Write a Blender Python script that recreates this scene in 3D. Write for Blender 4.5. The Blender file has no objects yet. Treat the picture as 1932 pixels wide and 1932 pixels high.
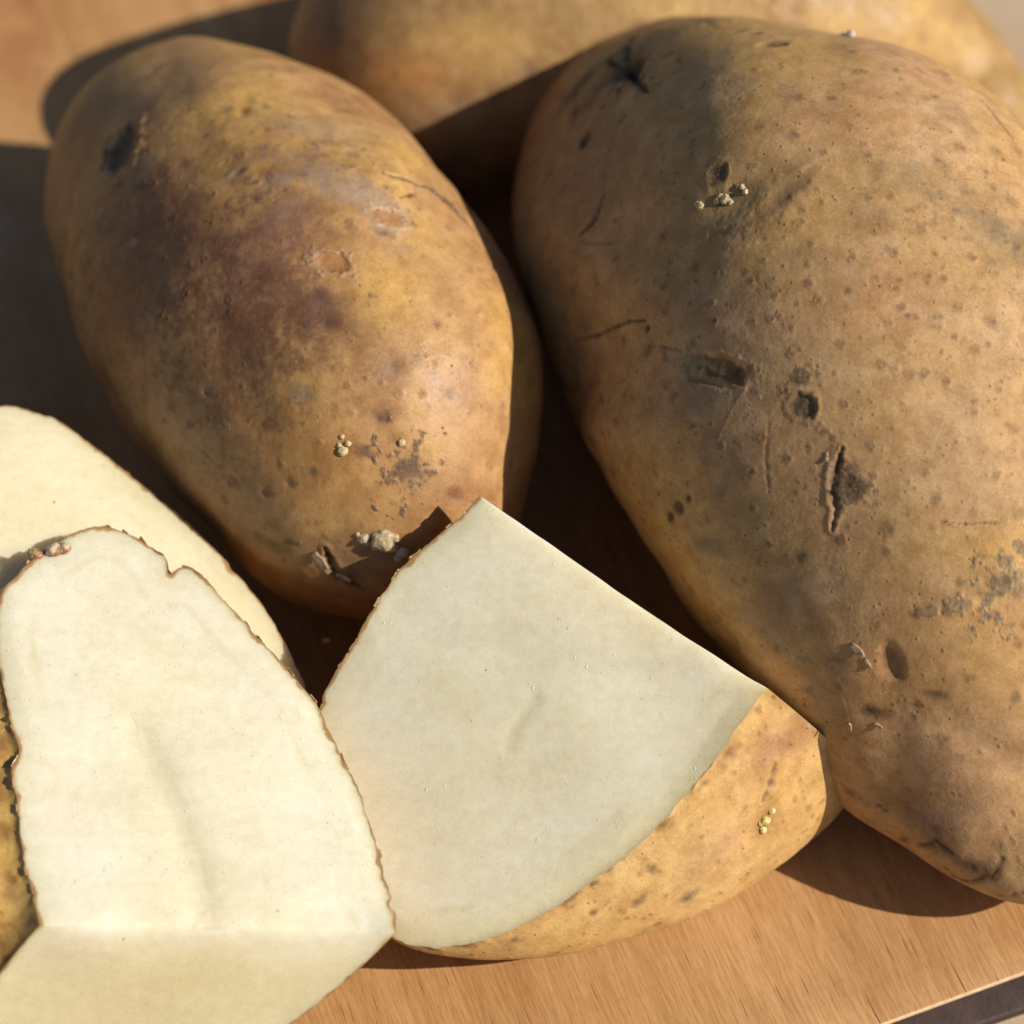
import bpy, math
import numpy as np
from mathutils import Vector, Matrix
from mathutils.kdtree import KDTree

# ------------------------------------------------------------------ camera, sky, sun, exposure
SC = bpy.context.scene
CM = 0.01                                  # everything below is written in centimetres
PITCH, DIST, LENS, SENSOR = math.radians(55), 36.0, 60.0, 23.5
SUN_EL, SUN_AZ = math.radians(35), math.radians(-12)      # azimuth from +X (picture right) towards +Y (away)
CAM = np.array([0, -DIST*math.cos(PITCH), DIST*math.sin(PITCH)])
FWD = -CAM/DIST
RIGHT = np.array([1.0, 0, 0])
UPV = np.cross(RIGHT, FWD)
FPX = LENS/SENSOR*1932

cd = bpy.data.cameras.new("camera"); cam = bpy.data.objects.new("camera", cd)
SC.collection.objects.link(cam); SC.camera = cam
cd.lens, cd.sensor_width, cd.sensor_fit = LENS, SENSOR, 'HORIZONTAL'
cd.clip_start, cd.clip_end = 0.01, 100
cam.location = Vector(CAM*CM); cam.rotation_euler = (math.pi/2-PITCH, 0, 0)
cd.dof.use_dof = True; cd.dof.focus_distance = 0.312; cd.dof.aperture_fstop = 9.0

w = bpy.data.worlds.new("World"); SC.world = w; w.use_nodes = True
nt = w.node_tree
sky = nt.nodes.new('ShaderNodeTexSky'); sky.sky_type = 'NISHITA'; sky.sun_disc = False
sky.sun_elevation = SUN_EL; sky.sun_rotation = math.pi/2-SUN_AZ
bg = nt.nodes['Background']; bg.inputs['Strength'].default_value = 0.06
nt.links.new(sky.outputs[0], bg.inputs['Color'])

sd = bpy.data.lights.new("sun", 'SUN'); so = bpy.data.objects.new("sun", sd); SC.collection.objects.link(so)
sd.energy, sd.angle, sd.color = 5.0, math.radians(0.6), (1.0, 0.91, 0.78)
SDIR = np.array([math.cos(SUN_EL)*math.cos(SUN_AZ), math.cos(SUN_EL)*math.sin(SUN_AZ), math.sin(SUN_EL)])
so.rotation_euler = Vector(SDIR).to_track_quat('Z', 'Y').to_euler()
so.location = Vector(SDIR)*1.5

SC.cycles.diffuse_bounces = 8; SC.cycles.max_bounces = 16
vs = SC.view_settings
vs.view_transform = 'Standard'; vs.look = 'None'; vs.exposure = 0.04; vs.gamma = 1.0

# ------------------------------------------------------------------ helpers
def ray(px, py):
    px = np.asarray(px, float); py = np.asarray(py, float)
    return ((px-966)/FPX)[..., None]*RIGHT-((py-966)/FPX)[..., None]*UPV+FWD
def at_z(px, py, z):
    d = ray(px, py); return CAM+d*((z-CAM[2])/d[..., 2])[..., None]
def on_plane(px, py, p0, n):
    d = ray(px, py); return CAM+d*(((p0-CAM)@n)/(d@n))[..., None]
def project(v):
    q = v-CAM; z = q@FWD
    return np.stack([966+FPX*(q@RIGHT)/z, 966-FPX*(q@UPV)/z], -1), z
def sphere_at(px, py, r, z0=0.0, k=1.0):
    d = ray(px, py); t = (CAM[2]-z0)/(k*r/FPX-d[2]); return np.append(CAM+d*t, r*t/FPX)
def sstep(a, b, x):
    t = np.clip((x-a)/(b-a), 0, 1); return t*t*(3-2*t)

def _hash(ix, iy, iz, seed):
    h = (ix*374761393+iy*668265263+iz*2147483647+seed*1274126177) & 0xffffffff
    h = ((h ^ (h >> 13))*1274126177) & 0xffffffff
    h = ((h ^ (h >> 16))*2246822519) & 0xffffffff
    return ((h ^ (h >> 15)) & 0xffffff)/float(0xffffff)*2-1
def vnoise(p, scale, seed=0):
    q = p*scale; i = np.floor(q).astype(np.int64); f = q-i; u = f*f*f*(f*(f*6-15)+10)
    r = 0
    for dx in (0, 1):
        for dy in (0, 1):
            for dz in (0, 1):
                wt = (u[:, 0] if dx else 1-u[:, 0])*(u[:, 1] if dy else 1-u[:, 1])*(u[:, 2] if dz else 1-u[:, 2])
                r = r+wt*_hash(i[:, 0]+dx, i[:, 1]+dy, i[:, 2]+dz, seed)
    return r
def fbm(p, scale, octv=3, seed=0):
    a, t, s = 1.0, 0, 0
    for o in range(octv):
        t = t+a*vnoise(p, scale*2**o, seed+o*17); s += a; a *= 0.5
    return t/s

def vnormals(v, f):
    a, b, c = v[f[:, 0]], v[f[:, 1]], v[f[:, 2]]
    fn = np.cross(b-a, c-a); n = np.zeros_like(v)
    for k in range(f.shape[1]):
        for ax in range(3):
            n[:, ax] += np.bincount(f[:, k], fn[:, ax], len(v))
    return n/np.maximum(np.linalg.norm(n, axis=1), 1e-12)[:, None]

def build(name, v, f, mat, parent=None, origin=None, tint=None, extra=None):
    """one mesh object; v in cm, f an int array of triangles or quads"""
    origin = np.zeros(3) if origin is None else origin
    me = bpy.data.meshes.new(name)
    k = f.shape[1]
    me.vertices.add(len(v)); me.vertices.foreach_set('co', ((v-origin)*CM).astype(np.float32).ravel())
    me.loops.add(f.size); me.loops.foreach_set('vertex_index', f.astype(np.int32).ravel())
    me.polygons.add(len(f)); me.polygons.foreach_set('loop_start', np.arange(0, f.size, k, dtype=np.int32))
    me.polygons.foreach_set('loop_total', np.full(len(f), k, np.int32))
    me.polygons.foreach_set('use_smooth', np.ones(len(f), bool))
    me.update(calc_edges=True)
    if tint is not None:
        if tint.shape[1] == 3: tint = np.hstack([tint, np.zeros((len(v), 1))])
        a = me.attributes.new('tint', 'FLOAT_COLOR', 'POINT'); a.data.foreach_set('color', tint.astype(np.float32).ravel())
    for key, val in (extra or {}).items():
        a = me.attributes.new(key, 'FLOAT', 'POINT'); a.data.foreach_set('value', val.astype(np.float32))
    me.validate()
    me.materials.append(mat)
    o = bpy.data.objects.new(name, me); SC.collection.objects.link(o)
    if parent is None: o.location = Vector(origin*CM)
    else:
        o.parent = parent; o.location = Vector(origin*CM)-parent.location
    return o
def tag(o, label=None, cat=None, group=None, kind=None):
    for key, val in (('label', label), ('category', cat), ('group', group), ('kind', kind)):
        if val: o[key] = val
def empty(name, loc):
    o = bpy.data.objects.new(name, None); SC.collection.objects.link(o); o.location = Vector(np.asarray(loc)*CM)
    o.empty_display_size = 0.01
    return o

def grid_faces(r, c, off=0, wrap=False):
    i = np.arange(r*c).reshape(r, c)+off
    if wrap: i = np.hstack([i, i[:, :1]])
    return np.stack([i[:-1, :-1].ravel(), i[:-1, 1:].ravel(), i[1:, 1:].ravel(), i[1:, :-1].ravel()], 1)

_ico = {}
def icosphere(n):
    if n in _ico: return _ico[n]
    t = (1+5**.5)/2
    v = np.array([(-1, t, 0), (1, t, 0), (-1, -t, 0), (1, -t, 0), (0, -1, t), (0, 1, t), (0, -1, -t), (0, 1, -t),
                  (t, 0, -1), (t, 0, 1), (-t, 0, -1), (-t, 0, 1)], float)
    v /= np.linalg.norm(v[0])
    f = np.array([(0, 11, 5), (0, 5, 1), (0, 1, 7), (0, 7, 10), (0, 10, 11), (1, 5, 9), (5, 11, 4), (11, 10, 2), (10, 7, 6),
                  (7, 1, 8), (3, 9, 4), (3, 4, 2), (3, 2, 6), (3, 6, 8), (3, 8, 9), (4, 9, 5), (2, 4, 11), (6, 2, 10), (8, 6, 7), (9, 8, 1)])
    for _ in range(n):
        e = np.sort(np.vstack([f[:, [0, 1]], f[:, [1, 2]], f[:, [2, 0]]]), axis=1)
        key = e[:, 0]*(len(v)+1)+e[:, 1]
        uq, idx, inv = np.unique(key, return_index=True, return_inverse=True)
        m = v[e[idx, 0]]+v[e[idx, 1]]; m /= np.linalg.norm(m, axis=1)[:, None]
        mid = inv.reshape(3, -1)+len(v); v = np.vstack([v, m])
        a, b, c = f.T; ab, bc, ca = mid
        f = np.vstack([np.stack(q, 1) for q in ((a, ab, ca), (b, bc, ab), (c, ca, bc), (ab, bc, ca))])
    _ico[n] = (v, f); return v, f

# ------------------------------------------------------------------ materials
def new_mat(name):
    m = bpy.data.materials.new(name); m.use_nodes = True
    t = m.node_tree; return m, t, t.nodes['Principled BSDF']
class NT:
    def __init__(s, t): s.t = t
    def n(s, kind, **kw):
        x = s.t.nodes.new(kind)
        for k, val in kw.items(): setattr(x, k, val)
        return x
    def link(s, a, b): s.t.links.new(a, b)
    def setin(s, node, **kw):
        for k, val in kw.items():
            i = node.inputs[k.replace('_', ' ')]
            if hasattr(val, 'links') or isinstance(val, bpy.types.NodeSocket): s.link(val, i)
            else: i.default_value = val
        return node
    def noise(s, vec, scale, detail=3, rough=0.55, dist=0.0):
        x = s.n('ShaderNodeTexNoise'); s.link(vec, x.inputs['Vector'])
        x.inputs['Scale'].default_value = scale; x.inputs['Detail'].default_value = detail
        x.inputs['Roughness'].default_value = rough; x.inputs['Distortion'].default_value = dist
        return x.outputs['Fac']
    def math(s, op, a, b=None, c=None, clamp=False):
        x = s.n('ShaderNodeMath', operation=op); x.use_clamp = clamp
        for i, val in enumerate((a, b, c)):
            if val is None: continue
            if isinstance(val, bpy.types.NodeSocket): s.link(val, x.inputs[i])
            else: x.inputs[i].default_value = val
        return x.outputs[0]
    def ramp(s, fac, a, b, lo=0.0, hi=1.0):
        x = s.n('ShaderNodeMapRange'); x.interpolation_type = 'SMOOTHSTEP'
        s.link(fac, x.inputs['Value'])
        for k, val in (('From Min', a), ('From Max', b), ('To Min', lo), ('To Max', hi)): x.inputs[k].default_value = val
        return x.outputs[0]
    def mix(s, fac, a, b, blend='MIX'):
        x = s.n('ShaderNodeMix', data_type='RGBA', blend_type=blend)
        for i, val in ((0, fac), (6, a), (7, b)):
            if isinstance(val, bpy.types.NodeSocket): s.link(val, x.inputs[i])
            else: x.inputs[i].default_value = val
        return x.outputs[2]
    def coords(s, scale=(100, 100, 100), rot=(0, 0, 0)):
        c = s.n('ShaderNodeTexCoord'); m = s.n('ShaderNodeMapping')
        s.link(c.outputs['Object'], m.inputs['Vector'])
        m.inputs['Scale'].default_value = scale; m.inputs['Rotation'].default_value = rot
        return m.outputs[0]
    def attr(s, name):
        return s.n('ShaderNodeAttribute', attribute_name=name)
    def bump(s, h, strength, dist, normal=None):
        x = s.n('ShaderNodeBump'); s.link(h, x.inputs['Height'])
        x.inputs['Strength'].default_value = strength; x.inputs['Distance'].default_value = dist
        if normal is not None: s.link(normal, x.inputs['Normal'])
        return x.outputs[0]

def skin_material(name, fibre=1.0, rough=0.55, spec=0.35, gr=0.5):
    m, t, p = new_mat(name); g = NT(t); c = g.coords(); a = g.attr('tint')
    col, scab = a.outputs['Color'], a.outputs['Alpha']
    mott = g.noise(c, 3.5, 6, 0.65)
    col = g.mix(1.0, col, g.mix(g.ramp(mott, 0.3, 0.7), (0.84, 0.79, 0.72, 1), (1.12, 1.14, 1.18, 1)), 'MULTIPLY')
    grain = g.noise(c, 38, 4, 0.7)
    col = g.mix(1.0, col, g.mix(g.ramp(grain, 0.3, 0.7), (1-.24*gr, 1-.27*gr, 1-.32*gr, 1), (1+.22*gr, 1+.24*gr, 1+.28*gr, 1)), 'MULTIPLY')
    # fine corky hairs: thin contour lines of two distorted noises, broken up by a third
    f1 = g.noise(c, 9.0, 2, 0.5, 1.2); f2 = g.noise(c, 15.0, 2, 0.5, 0.8)
    l1 = g.ramp(g.math('ABSOLUTE', g.math('SUBTRACT', f1, 0.5)), 0.0, 0.018, 1, 0)
    l2 = g.ramp(g.math('ABSOLUTE', g.math('SUBTRACT', f2, 0.52)), 0.0, 0.02, 1, 0)
    br = g.ramp(g.noise(c, 5.0, 3, 0.6), 0.46, 0.62)
    hair = g.math('MULTIPLY', g.math('MAXIMUM', l1, l2), br)
    hair = g.math('MULTIPLY', hair, 0.8*fibre)
    col = g.mix(g.math('MULTIPLY', hair, 0.35), col, (0.52, 0.38, 0.21, 1))
    # pin-prick dark pores
    v = g.n('ShaderNodeTexVoronoi'); g.link(c, v.inputs['Vector']); v.inputs['Scale'].default_value = 8.0
    sel = g.n('ShaderNodeSeparateColor'); g.link(v.outputs['Color'], sel.inputs[0])
    pore = g.math('MULTIPLY', g.ramp(v.outputs['Distance'], 0.05, 0.19, 1, 0), g.ramp(sel.outputs[0], 0.62, 0.8))
    pore = g.math('MULTIPLY', pore, g.ramp(g.noise(c, 1.1, 2), 0.42, 0.6))
    col = g.mix(g.math('MULTIPLY', pore, 0.75), col, (0.13, 0.065, 0.03, 1))
    sc2 = g.noise(c, 22, 5, 0.75)
    col = g.mix(g.math('MULTIPLY', scab, g.ramp(sc2, 0.35, 0.68)), col, g.mix(1.0, col, (0.55, 0.50, 0.45, 1), 'MULTIPLY'))
    g.link(col, p.inputs['Base Color'])
    p.inputs['Specular IOR Level'].default_value = spec
    g.link(g.ramp(mott, 0.25, 0.75, rough-0.07, rough+0.1), p.inputs['Roughness'])
    p.inputs['Subsurface Weight'].default_value = 0.12
    p.inputs['Subsurface Radius'].default_value = (1.0, 0.45, 0.15); p.inputs['Subsurface Scale'].default_value = 0.0012
    h = g.math('ADD', g.math('MULTIPLY', g.noise(c, 14, 5, 0.6), 0.35), g.math('MULTIPLY', hair, 0.35))
    h = g.math('SUBTRACT', h, g.math('MULTIPLY', pore, 0.5))
    h = g.math('ADD', h, g.math('MULTIPLY', g.math('MULTIPLY', scab, sc2), 2.0))
    n1 = g.bump(h, 0.65, 0.00025)
    n2 = g.bump(g.noise(c, 2.2, 3, 0.5), 0.35, 0.0008, n1)
    g.link(n2, p.inputs['Normal'])
    return m

def flesh_material(name):
    m, t, p = new_mat(name); g = NT(t); c = g.coords(); a = g.attr('tint'); col = a.outputs['Color']
    n1 = g.noise(c, 1.1, 4, 0.6)
    col = g.mix(1.0, col, g.mix(g.ramp(n1, 0.3, 0.7), (0.98, 0.97, 0.94, 1), (1.015, 1.015, 1.02, 1)), 'MULTIPLY')
    n2 = g.noise(c, 26, 4, 0.7)
    col = g.mix(1.0, col, g.mix(g.ramp(n2, 0.3, 0.7), (0.96, 0.955, 0.93, 1), (1.03, 1.03, 1.04, 1)), 'MULTIPLY')
    cs = g.coords((90, 420, 260), (0.4, 0.3, 0.9))
    n3 = g.noise(cs, 1.0, 4, 0.6); n4 = g.noise(c, 8, 4, 0.65)
    col = g.mix(1.0, col, g.mix(g.ramp(n3, 0.3, 0.7), (0.975, 0.97, 0.95, 1), (1.015, 1.015, 1.025, 1)), 'MULTIPLY')
    col = g.mix(1.0, col, g.mix(g.ramp(n4, 0.3, 0.7), (0.965, 0.955, 0.92, 1), (1.03, 1.03, 1.04, 1)), 'MULTIPLY')
    v = g.n('ShaderNodeTexVoronoi'); g.link(c, v.inputs['Vector']); v.inputs['Scale'].default_value = 2.6
    sel = g.n('ShaderNodeSeparateColor'); g.link(v.outputs['Color'], sel.inputs[0])
    sp = g.math('MULTIPLY', g.ramp(v.outputs['Distance'], 0.025, 0.05, 1, 0), g.ramp(sel.outputs[0], 0.86, 0.88))
    col = g.mix(g.math('MULTIPLY', sp, 0.8), col, (0.16, 0.09, 0.04, 1))
    g.link(col, p.inputs['Base Color'])
    p.inputs['Subsurface Weight'].default_value = 0.6
    p.inputs['Subsurface Radius'].default_value = (1.0, 0.72, 0.36); p.inputs['Subsurface Scale'].default_value = 0.005
    p.inputs['Roughness'].default_value = 0.42; p.inputs['Specular IOR Level'].default_value = 0.5
    # wet starch film with sparse glints
    gl = g.ramp(g.noise(c, 26, 2, 0.5), 0.68, 0.76)
    g.link(g.ramp(gl, 0, 1, 0.36, 0.10), p.inputs['Roughness'])
    cc = g.coords((160, 60, 110), (0.3, 0.2, 0.6))
    h = g.math('ADD', g.math('MULTIPLY', g.noise(c, 18, 5, 0.65), 0.5), g.math('MULTIPLY', g.noise(cc, 5, 3, 0.6), 0.35))
    g.link(g.bump(gl, 0.8, 0.00035, g.bump(h, 0.32, 0.00012)), p.inputs['Normal'])
    return m

def simple_tint(name, rough=0.5, sss=0.2):
    m, t, p = new_mat(name); g = NT(t); c = g.coords(); a = g.attr('tint')
    n = g.noise(c, 25, 4, 0.6)
    g.link(g.mix(1.0, a.outputs['Color'], g.mix(g.ramp(n, 0.3, 0.7), (0.8, 0.76, 0.68, 1), (1.12, 1.12, 1.12, 1)), 'MULTIPLY'), p.inputs['Base Color'])
    p.inputs['Roughness'].default_value = rough
    p.inputs['Subsurface Weight'].default_value = sss; p.inputs['Subsurface Scale'].default_value = 0.001
    g.link(g.bump(n, 0.4, 0.0002), p.inputs['Normal'])
    return m

GRAIN = math.radians(-61)                 # direction of the board's grain on the ground
def wood_material():
    m, t, p = new_mat('oiled_beech'); g = NT(t)
    c0 = g.n('ShaderNodeTexCoord')
    rot = g.n('ShaderNodeMapping'); g.link(c0.outputs['Object'], rot.inputs['Vector'])
    rot.inputs['Scale'].default_value = (100, 100, 100)
    def st(sx, sy, off=0.0):
        x = g.n('ShaderNodeMapping'); g.link(rot.outputs[0], x.inputs['Vector'])
        x.inputs['Scale'].default_value = (sx, sy, 1); x.inputs['Location'].default_value = (off, off*1.7, 0); return x.outputs[0]
    big = g.noise(st(0.10, 0.55), 1.0, 4, 0.55, 0.6)
    col = g.mix(g.ramp(big, 0.3, 0.7), (0.46, 0.25, 0.10, 1), (0.56, 0.325, 0.148, 1))
    band = g.noise(st(0.06, 2.6, 3), 1.0, 5, 0.65, 0.3)
    col = g.mix(1.0, col, g.mix(g.ramp(band, 0.32, 0.68), (0.90, 0.86, 0.80, 1), (1.06, 1.07, 1.08, 1)), 'MULTIPLY')
    fine = g.noise(st(2.2, 26), 1.0, 3, 0.6)
    col = g.mix(1.0, col, g.mix(g.ramp(fine, 0.3, 0.7), (0.87, 0.83, 0.76, 1), (1.09, 1.10, 1.12, 1)), 'MULTIPLY')
    fv = g.n('ShaderNodeTexVoronoi'); fv.voronoi_dimensions = '2D'; g.link(st(5.5, 42, 7), fv.inputs['Vector']); fv.inputs['Scale'].default_value = 1.0
    f3 = g.n('ShaderNodeSeparateColor'); g.link(fv.outputs['Color'], f3.inputs[0])
    fl = g.math('MULTIPLY', g.ramp(fv.outputs['Distance'], 0.1, 0.36, 1, 0), g.ramp(f3.outputs[0], 0.45, 0.75))
    col = g.mix(g.math('MULTIPLY', fl, 0.28), col, (0.27, 0.115, 0.032, 1))
    blot = g.noise(st(0.5, 0.6, 9), 1.0, 4, 0.6)
    col = g.mix(g.ramp(blot, 0.55, 0.75, 0, 0.35), col, (0.62, 0.37, 0.20, 1))
    sx = g.n('ShaderNodeSeparateXYZ'); g.link(rot.outputs[0], sx.inputs[0])
    far = g.ramp(sx.outputs[0], 7.0, 11.0)
    red = g.math('MULTIPLY', g.ramp(g.noise(st(0.30, 0.38, 23), 1.0, 4, 0.55), 0.45, 0.66, 0, 0.6), far)
    col = g.mix(red, col, (0.33, 0.105, 0.035, 1))
    pale = g.math('MULTIPLY', g.ramp(g.noise(st(0.34, 0.42, 41), 1.0, 4, 0.55), 0.52, 0.70, 0, 0.5), far)
    col = g.mix(pale, col, (0.60, 0.40, 0.28, 1))
    # short open cracks along the grain
    def cracks(sx, sy, thr, keep, off):
        v = g.n('ShaderNodeTexVoronoi'); v.voronoi_dimensions = '2D'
        wob = g.noise(st(1.2, 1.2, off), 1.0, 2)
        ad = g.n('ShaderNodeVectorMath', operation='ADD'); g.link(st(sx, sy, off), ad.inputs[0])
        cb = g.n('ShaderNodeCombineXYZ'); g.link(g.math('MULTIPLY', wob, sy*0.05), cb.inputs[1]); g.link(cb.outputs[0], ad.inputs[1])
        g.link(ad.outputs[0], v.inputs['Vector']); v.inputs['Scale'].default_value = 1.0
        s2 = g.n('ShaderNodeSeparateColor'); g.link(v.outputs['Color'], s2.inputs[0])
        return g.math('MULTIPLY', g.ramp(v.outputs['Distance'], thr*0.35, thr, 1, 0), g.ramp(s2.outputs[0], keep, keep+0.04))
    ck = g.math('MAXIMUM', cracks(0.26, 15, 0.20, 0.88, 0.0), cracks(1.2, 30, 0.22, 0.90, 5.0))
    col = g.mix(g.math('MULTIPLY', ck, g.ramp(g.noise(st(2.5, 12, 2), 1.0, 3), 0.35, 0.6, 0.2, 0.8)), col, (0.13, 0.045, 0.012, 1))
    g.link(col, p.inputs['Base Color'])
    p.inputs['Specular IOR Level'].default_value = 0.32
    g.link(g.ramp(fine, 0.3, 0.7, 0.40, 0.55), p.inputs['Roughness'])
    h = g.math('SUBTRACT', g.math('MULTIPLY', fine, 0.6), g.math('MULTIPLY', ck, 1.5))
    g.link(g.bump(h, 0.5, 0.0002), p.inputs['Normal'])
    return m
def table_material():
    m, t, p = new_mat('pale_table'); g = NT(t); c = g.coords((100, 100, 100), (0, 0, 0.4))
    n = g.noise(c, 0.6, 5, 0.6); f = g.noise(c, 18, 4, 0.7)
    col = g.mix(g.ramp(n, 0.3, 0.7), (0.50, 0.37, 0.24, 1), (0.60, 0.47, 0.32, 1))
    col = g.mix(1.0, col, g.mix(g.ramp(f, 0.3, 0.7), (0.9, 0.88, 0.85, 1), (1.06, 1.06, 1.08, 1)), 'MULTIPLY')
    g.link(col, p.inputs['Base Color']); p.inputs['Roughness'].default_value = 0.55
    g.link(g.bump(f, 0.3, 0.0002), p.inputs['Normal'])
    return m

M_DRY = skin_material('dusty_potato_skin', 1.0, 0.6, 0.25, 0.55)
M_SMOOTH = skin_material('waxy_potato_skin', 0.45, 0.48, 0.4, 0.5)
M_FLESH = flesh_material('cut_potato_flesh')
def wet_material():
    m, t, p = new_mat('moisture_on_flesh'); p.inputs['Base Color'].default_value = (0.80, 0.775, 0.64, 1)
    p.inputs['Roughness'].default_value = 0.06; p.inputs['Specular IOR Level'].default_value = 0.5
    return m
M_WET = wet_material()
M_BUD = simple_tint('potato_sprout', 0.4, 0.3)
M_FLAKE = simple_tint('dry_skin_flake', 0.7, 0.1)
M_WOOD = wood_material()
M_TABLE = table_material()

# ------------------------------------------------------------------ table and board
def table():
    n = 40; x = np.linspace(-60, 60, n); X, Y = np.meshgrid(x, x); v = np.stack([X.ravel(), Y.ravel(), np.full(n*n, -1.0)], 1)
    i = np.arange(n*n).reshape(n, n)
    f = np.stack([i[:-1, :-1].ravel(), i[:-1, 1:].ravel(), i[1:, 1:].ravel(), i[1:, :-1].ravel()], 1)
    lo = v.copy(); lo[:, 2] = -4.0
    b = np.concatenate([i[0, :], i[1:, -1], i[-1, -2::-1], i[-2:0:-1, 0]]); b2 = np.roll(b, -1)
    side = np.stack([b, b+n*n, b2+n*n, b2], 1)
    o = build('table', np.vstack([v, lo]), np.vstack([f, f[:, ::-1]+n*n, side]), M_TABLE)
    tag(o, 'pale beige table top in the corners beyond the wooden cutting board', 'table')
    return o
TABLE = table()

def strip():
    """dark band lying on the table top along the front of the board"""
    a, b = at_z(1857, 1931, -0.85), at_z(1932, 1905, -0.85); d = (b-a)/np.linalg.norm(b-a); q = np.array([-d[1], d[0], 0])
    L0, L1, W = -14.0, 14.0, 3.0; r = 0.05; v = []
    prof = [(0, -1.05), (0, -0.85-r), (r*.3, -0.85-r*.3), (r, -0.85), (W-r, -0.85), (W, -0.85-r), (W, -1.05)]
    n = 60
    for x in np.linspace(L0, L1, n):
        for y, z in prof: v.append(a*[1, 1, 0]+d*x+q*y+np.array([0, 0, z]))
    m, t, p = new_mat('dark_brown_strip'); g = NT(t); c = g.coords()
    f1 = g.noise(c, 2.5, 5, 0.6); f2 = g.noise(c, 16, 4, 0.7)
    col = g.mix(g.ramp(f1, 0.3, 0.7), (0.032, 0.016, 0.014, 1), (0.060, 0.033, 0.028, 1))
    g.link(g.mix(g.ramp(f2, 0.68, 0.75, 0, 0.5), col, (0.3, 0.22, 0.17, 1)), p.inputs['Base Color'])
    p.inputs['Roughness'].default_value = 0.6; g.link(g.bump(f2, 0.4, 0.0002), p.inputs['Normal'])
    o = build('dark_strip', np.array(v), grid_faces(n, len(prof))[:, ::-1], m, TABLE)
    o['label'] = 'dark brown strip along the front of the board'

def board():
    e1, e2 = at_z(1655, 1936, 0.0), at_z(1932, 1835, 0.0)
    ed = (e2-e1)/np.linalg.norm(e2-e1); gd = np.array([-ed[1], ed[0], 0])      # along the front edge, away from it
    rightx = (at_z(1720, 0, 0.0)-e1)@ed
    sx, sy = rightx+26.0, 34.0
    org = e1+ed*(rightx-sx)
    # profile: rounded thin lip, then the underside cut back at a slant
    prof = [(0.5, 0.0), (0.03, 0.0), (0.014, -0.008), (0.0, -0.03), (0.0, -0.085), (0.02, -0.105), (0.9, -0.62), (1.6, -0.99), (3.0, -0.99)]
    def loop(ins, z, m=10):
        r = 0.6; pts = []
        for cx, cy, a0 in ((sx-r, r, -90), (sx-r, sy-r, 0), (r, sy-r, 90), (r, r, 180)):
            for k in range(m):
                a = math.radians(a0+90*k/(m-1)); q = max(r-ins, 0.02)
                dx, dy = (cx, cy)
                if ins > r: dx += (-1 if cx > sx/2 else 1)*(ins-r); dy += (-1 if cy > sy/2 else 1)*(ins-r)
                pts.append((dx+q*math.cos(a), dy+q*math.sin(a), z))
        return pts
    v = []; L = 40
    for ins, z in prof: v += loop(ins, z)
    f = []
    for k in range(len(prof)-1):
        for j in range(L):
            a, b = k*L+j, k*L+(j+1) % L; f.append((a, a+L, b+L, b))
    bm_v = np.array(v)
    me = bpy.data.meshes.new('cutting_board')
    # rotate so that local x runs along the grain
    yx = np.stack([bm_v[:, 1], -bm_v[:, 0], bm_v[:, 2]], 1)
    me.from_pydata((yx*CM).tolist(), [], [tuple(q) for q in f]+[tuple(range(L))[::1], tuple(range((len(prof)-1)*L, len(prof)*L))[::-1]])
    me.update(); me.materials.append(M_WOOD)
    m, t, p = new_mat('painted_sunlit_edge'); g = NT(t); c = g.coords(); f2 = g.noise(c, 14, 4, 0.7)
    g.link(g.mix(g.ramp(f2, 0.3, 0.7), (0.62, 0.43, 0.24, 1), (0.78, 0.60, 0.38, 1)), p.inputs['Base Color']); p.inputs['Roughness'].default_value = 0.6
    me.materials.append(m)
    for pl in me.polygons[2*L:5*L]: pl.material_index = 1  # lip faces: sunlight on the board's side painted as paler wood
    for pl in me.polygons: pl.use_smooth = len(pl.vertices) == 4
    o = bpy.data.objects.new('cutting_board', me); SC.collection.objects.link(o)
    rot = Matrix((( gd[0], -ed[0], 0), (gd[1], -ed[1], 0), (0, 0, 1)))
    o.rotation_euler = rot.to_euler(); o.location = Vector(org*CM)
    tag(o, 'orange brown wooden cutting board with open grain under the potatoes', 'cutting board')
board()
strip()

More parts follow.
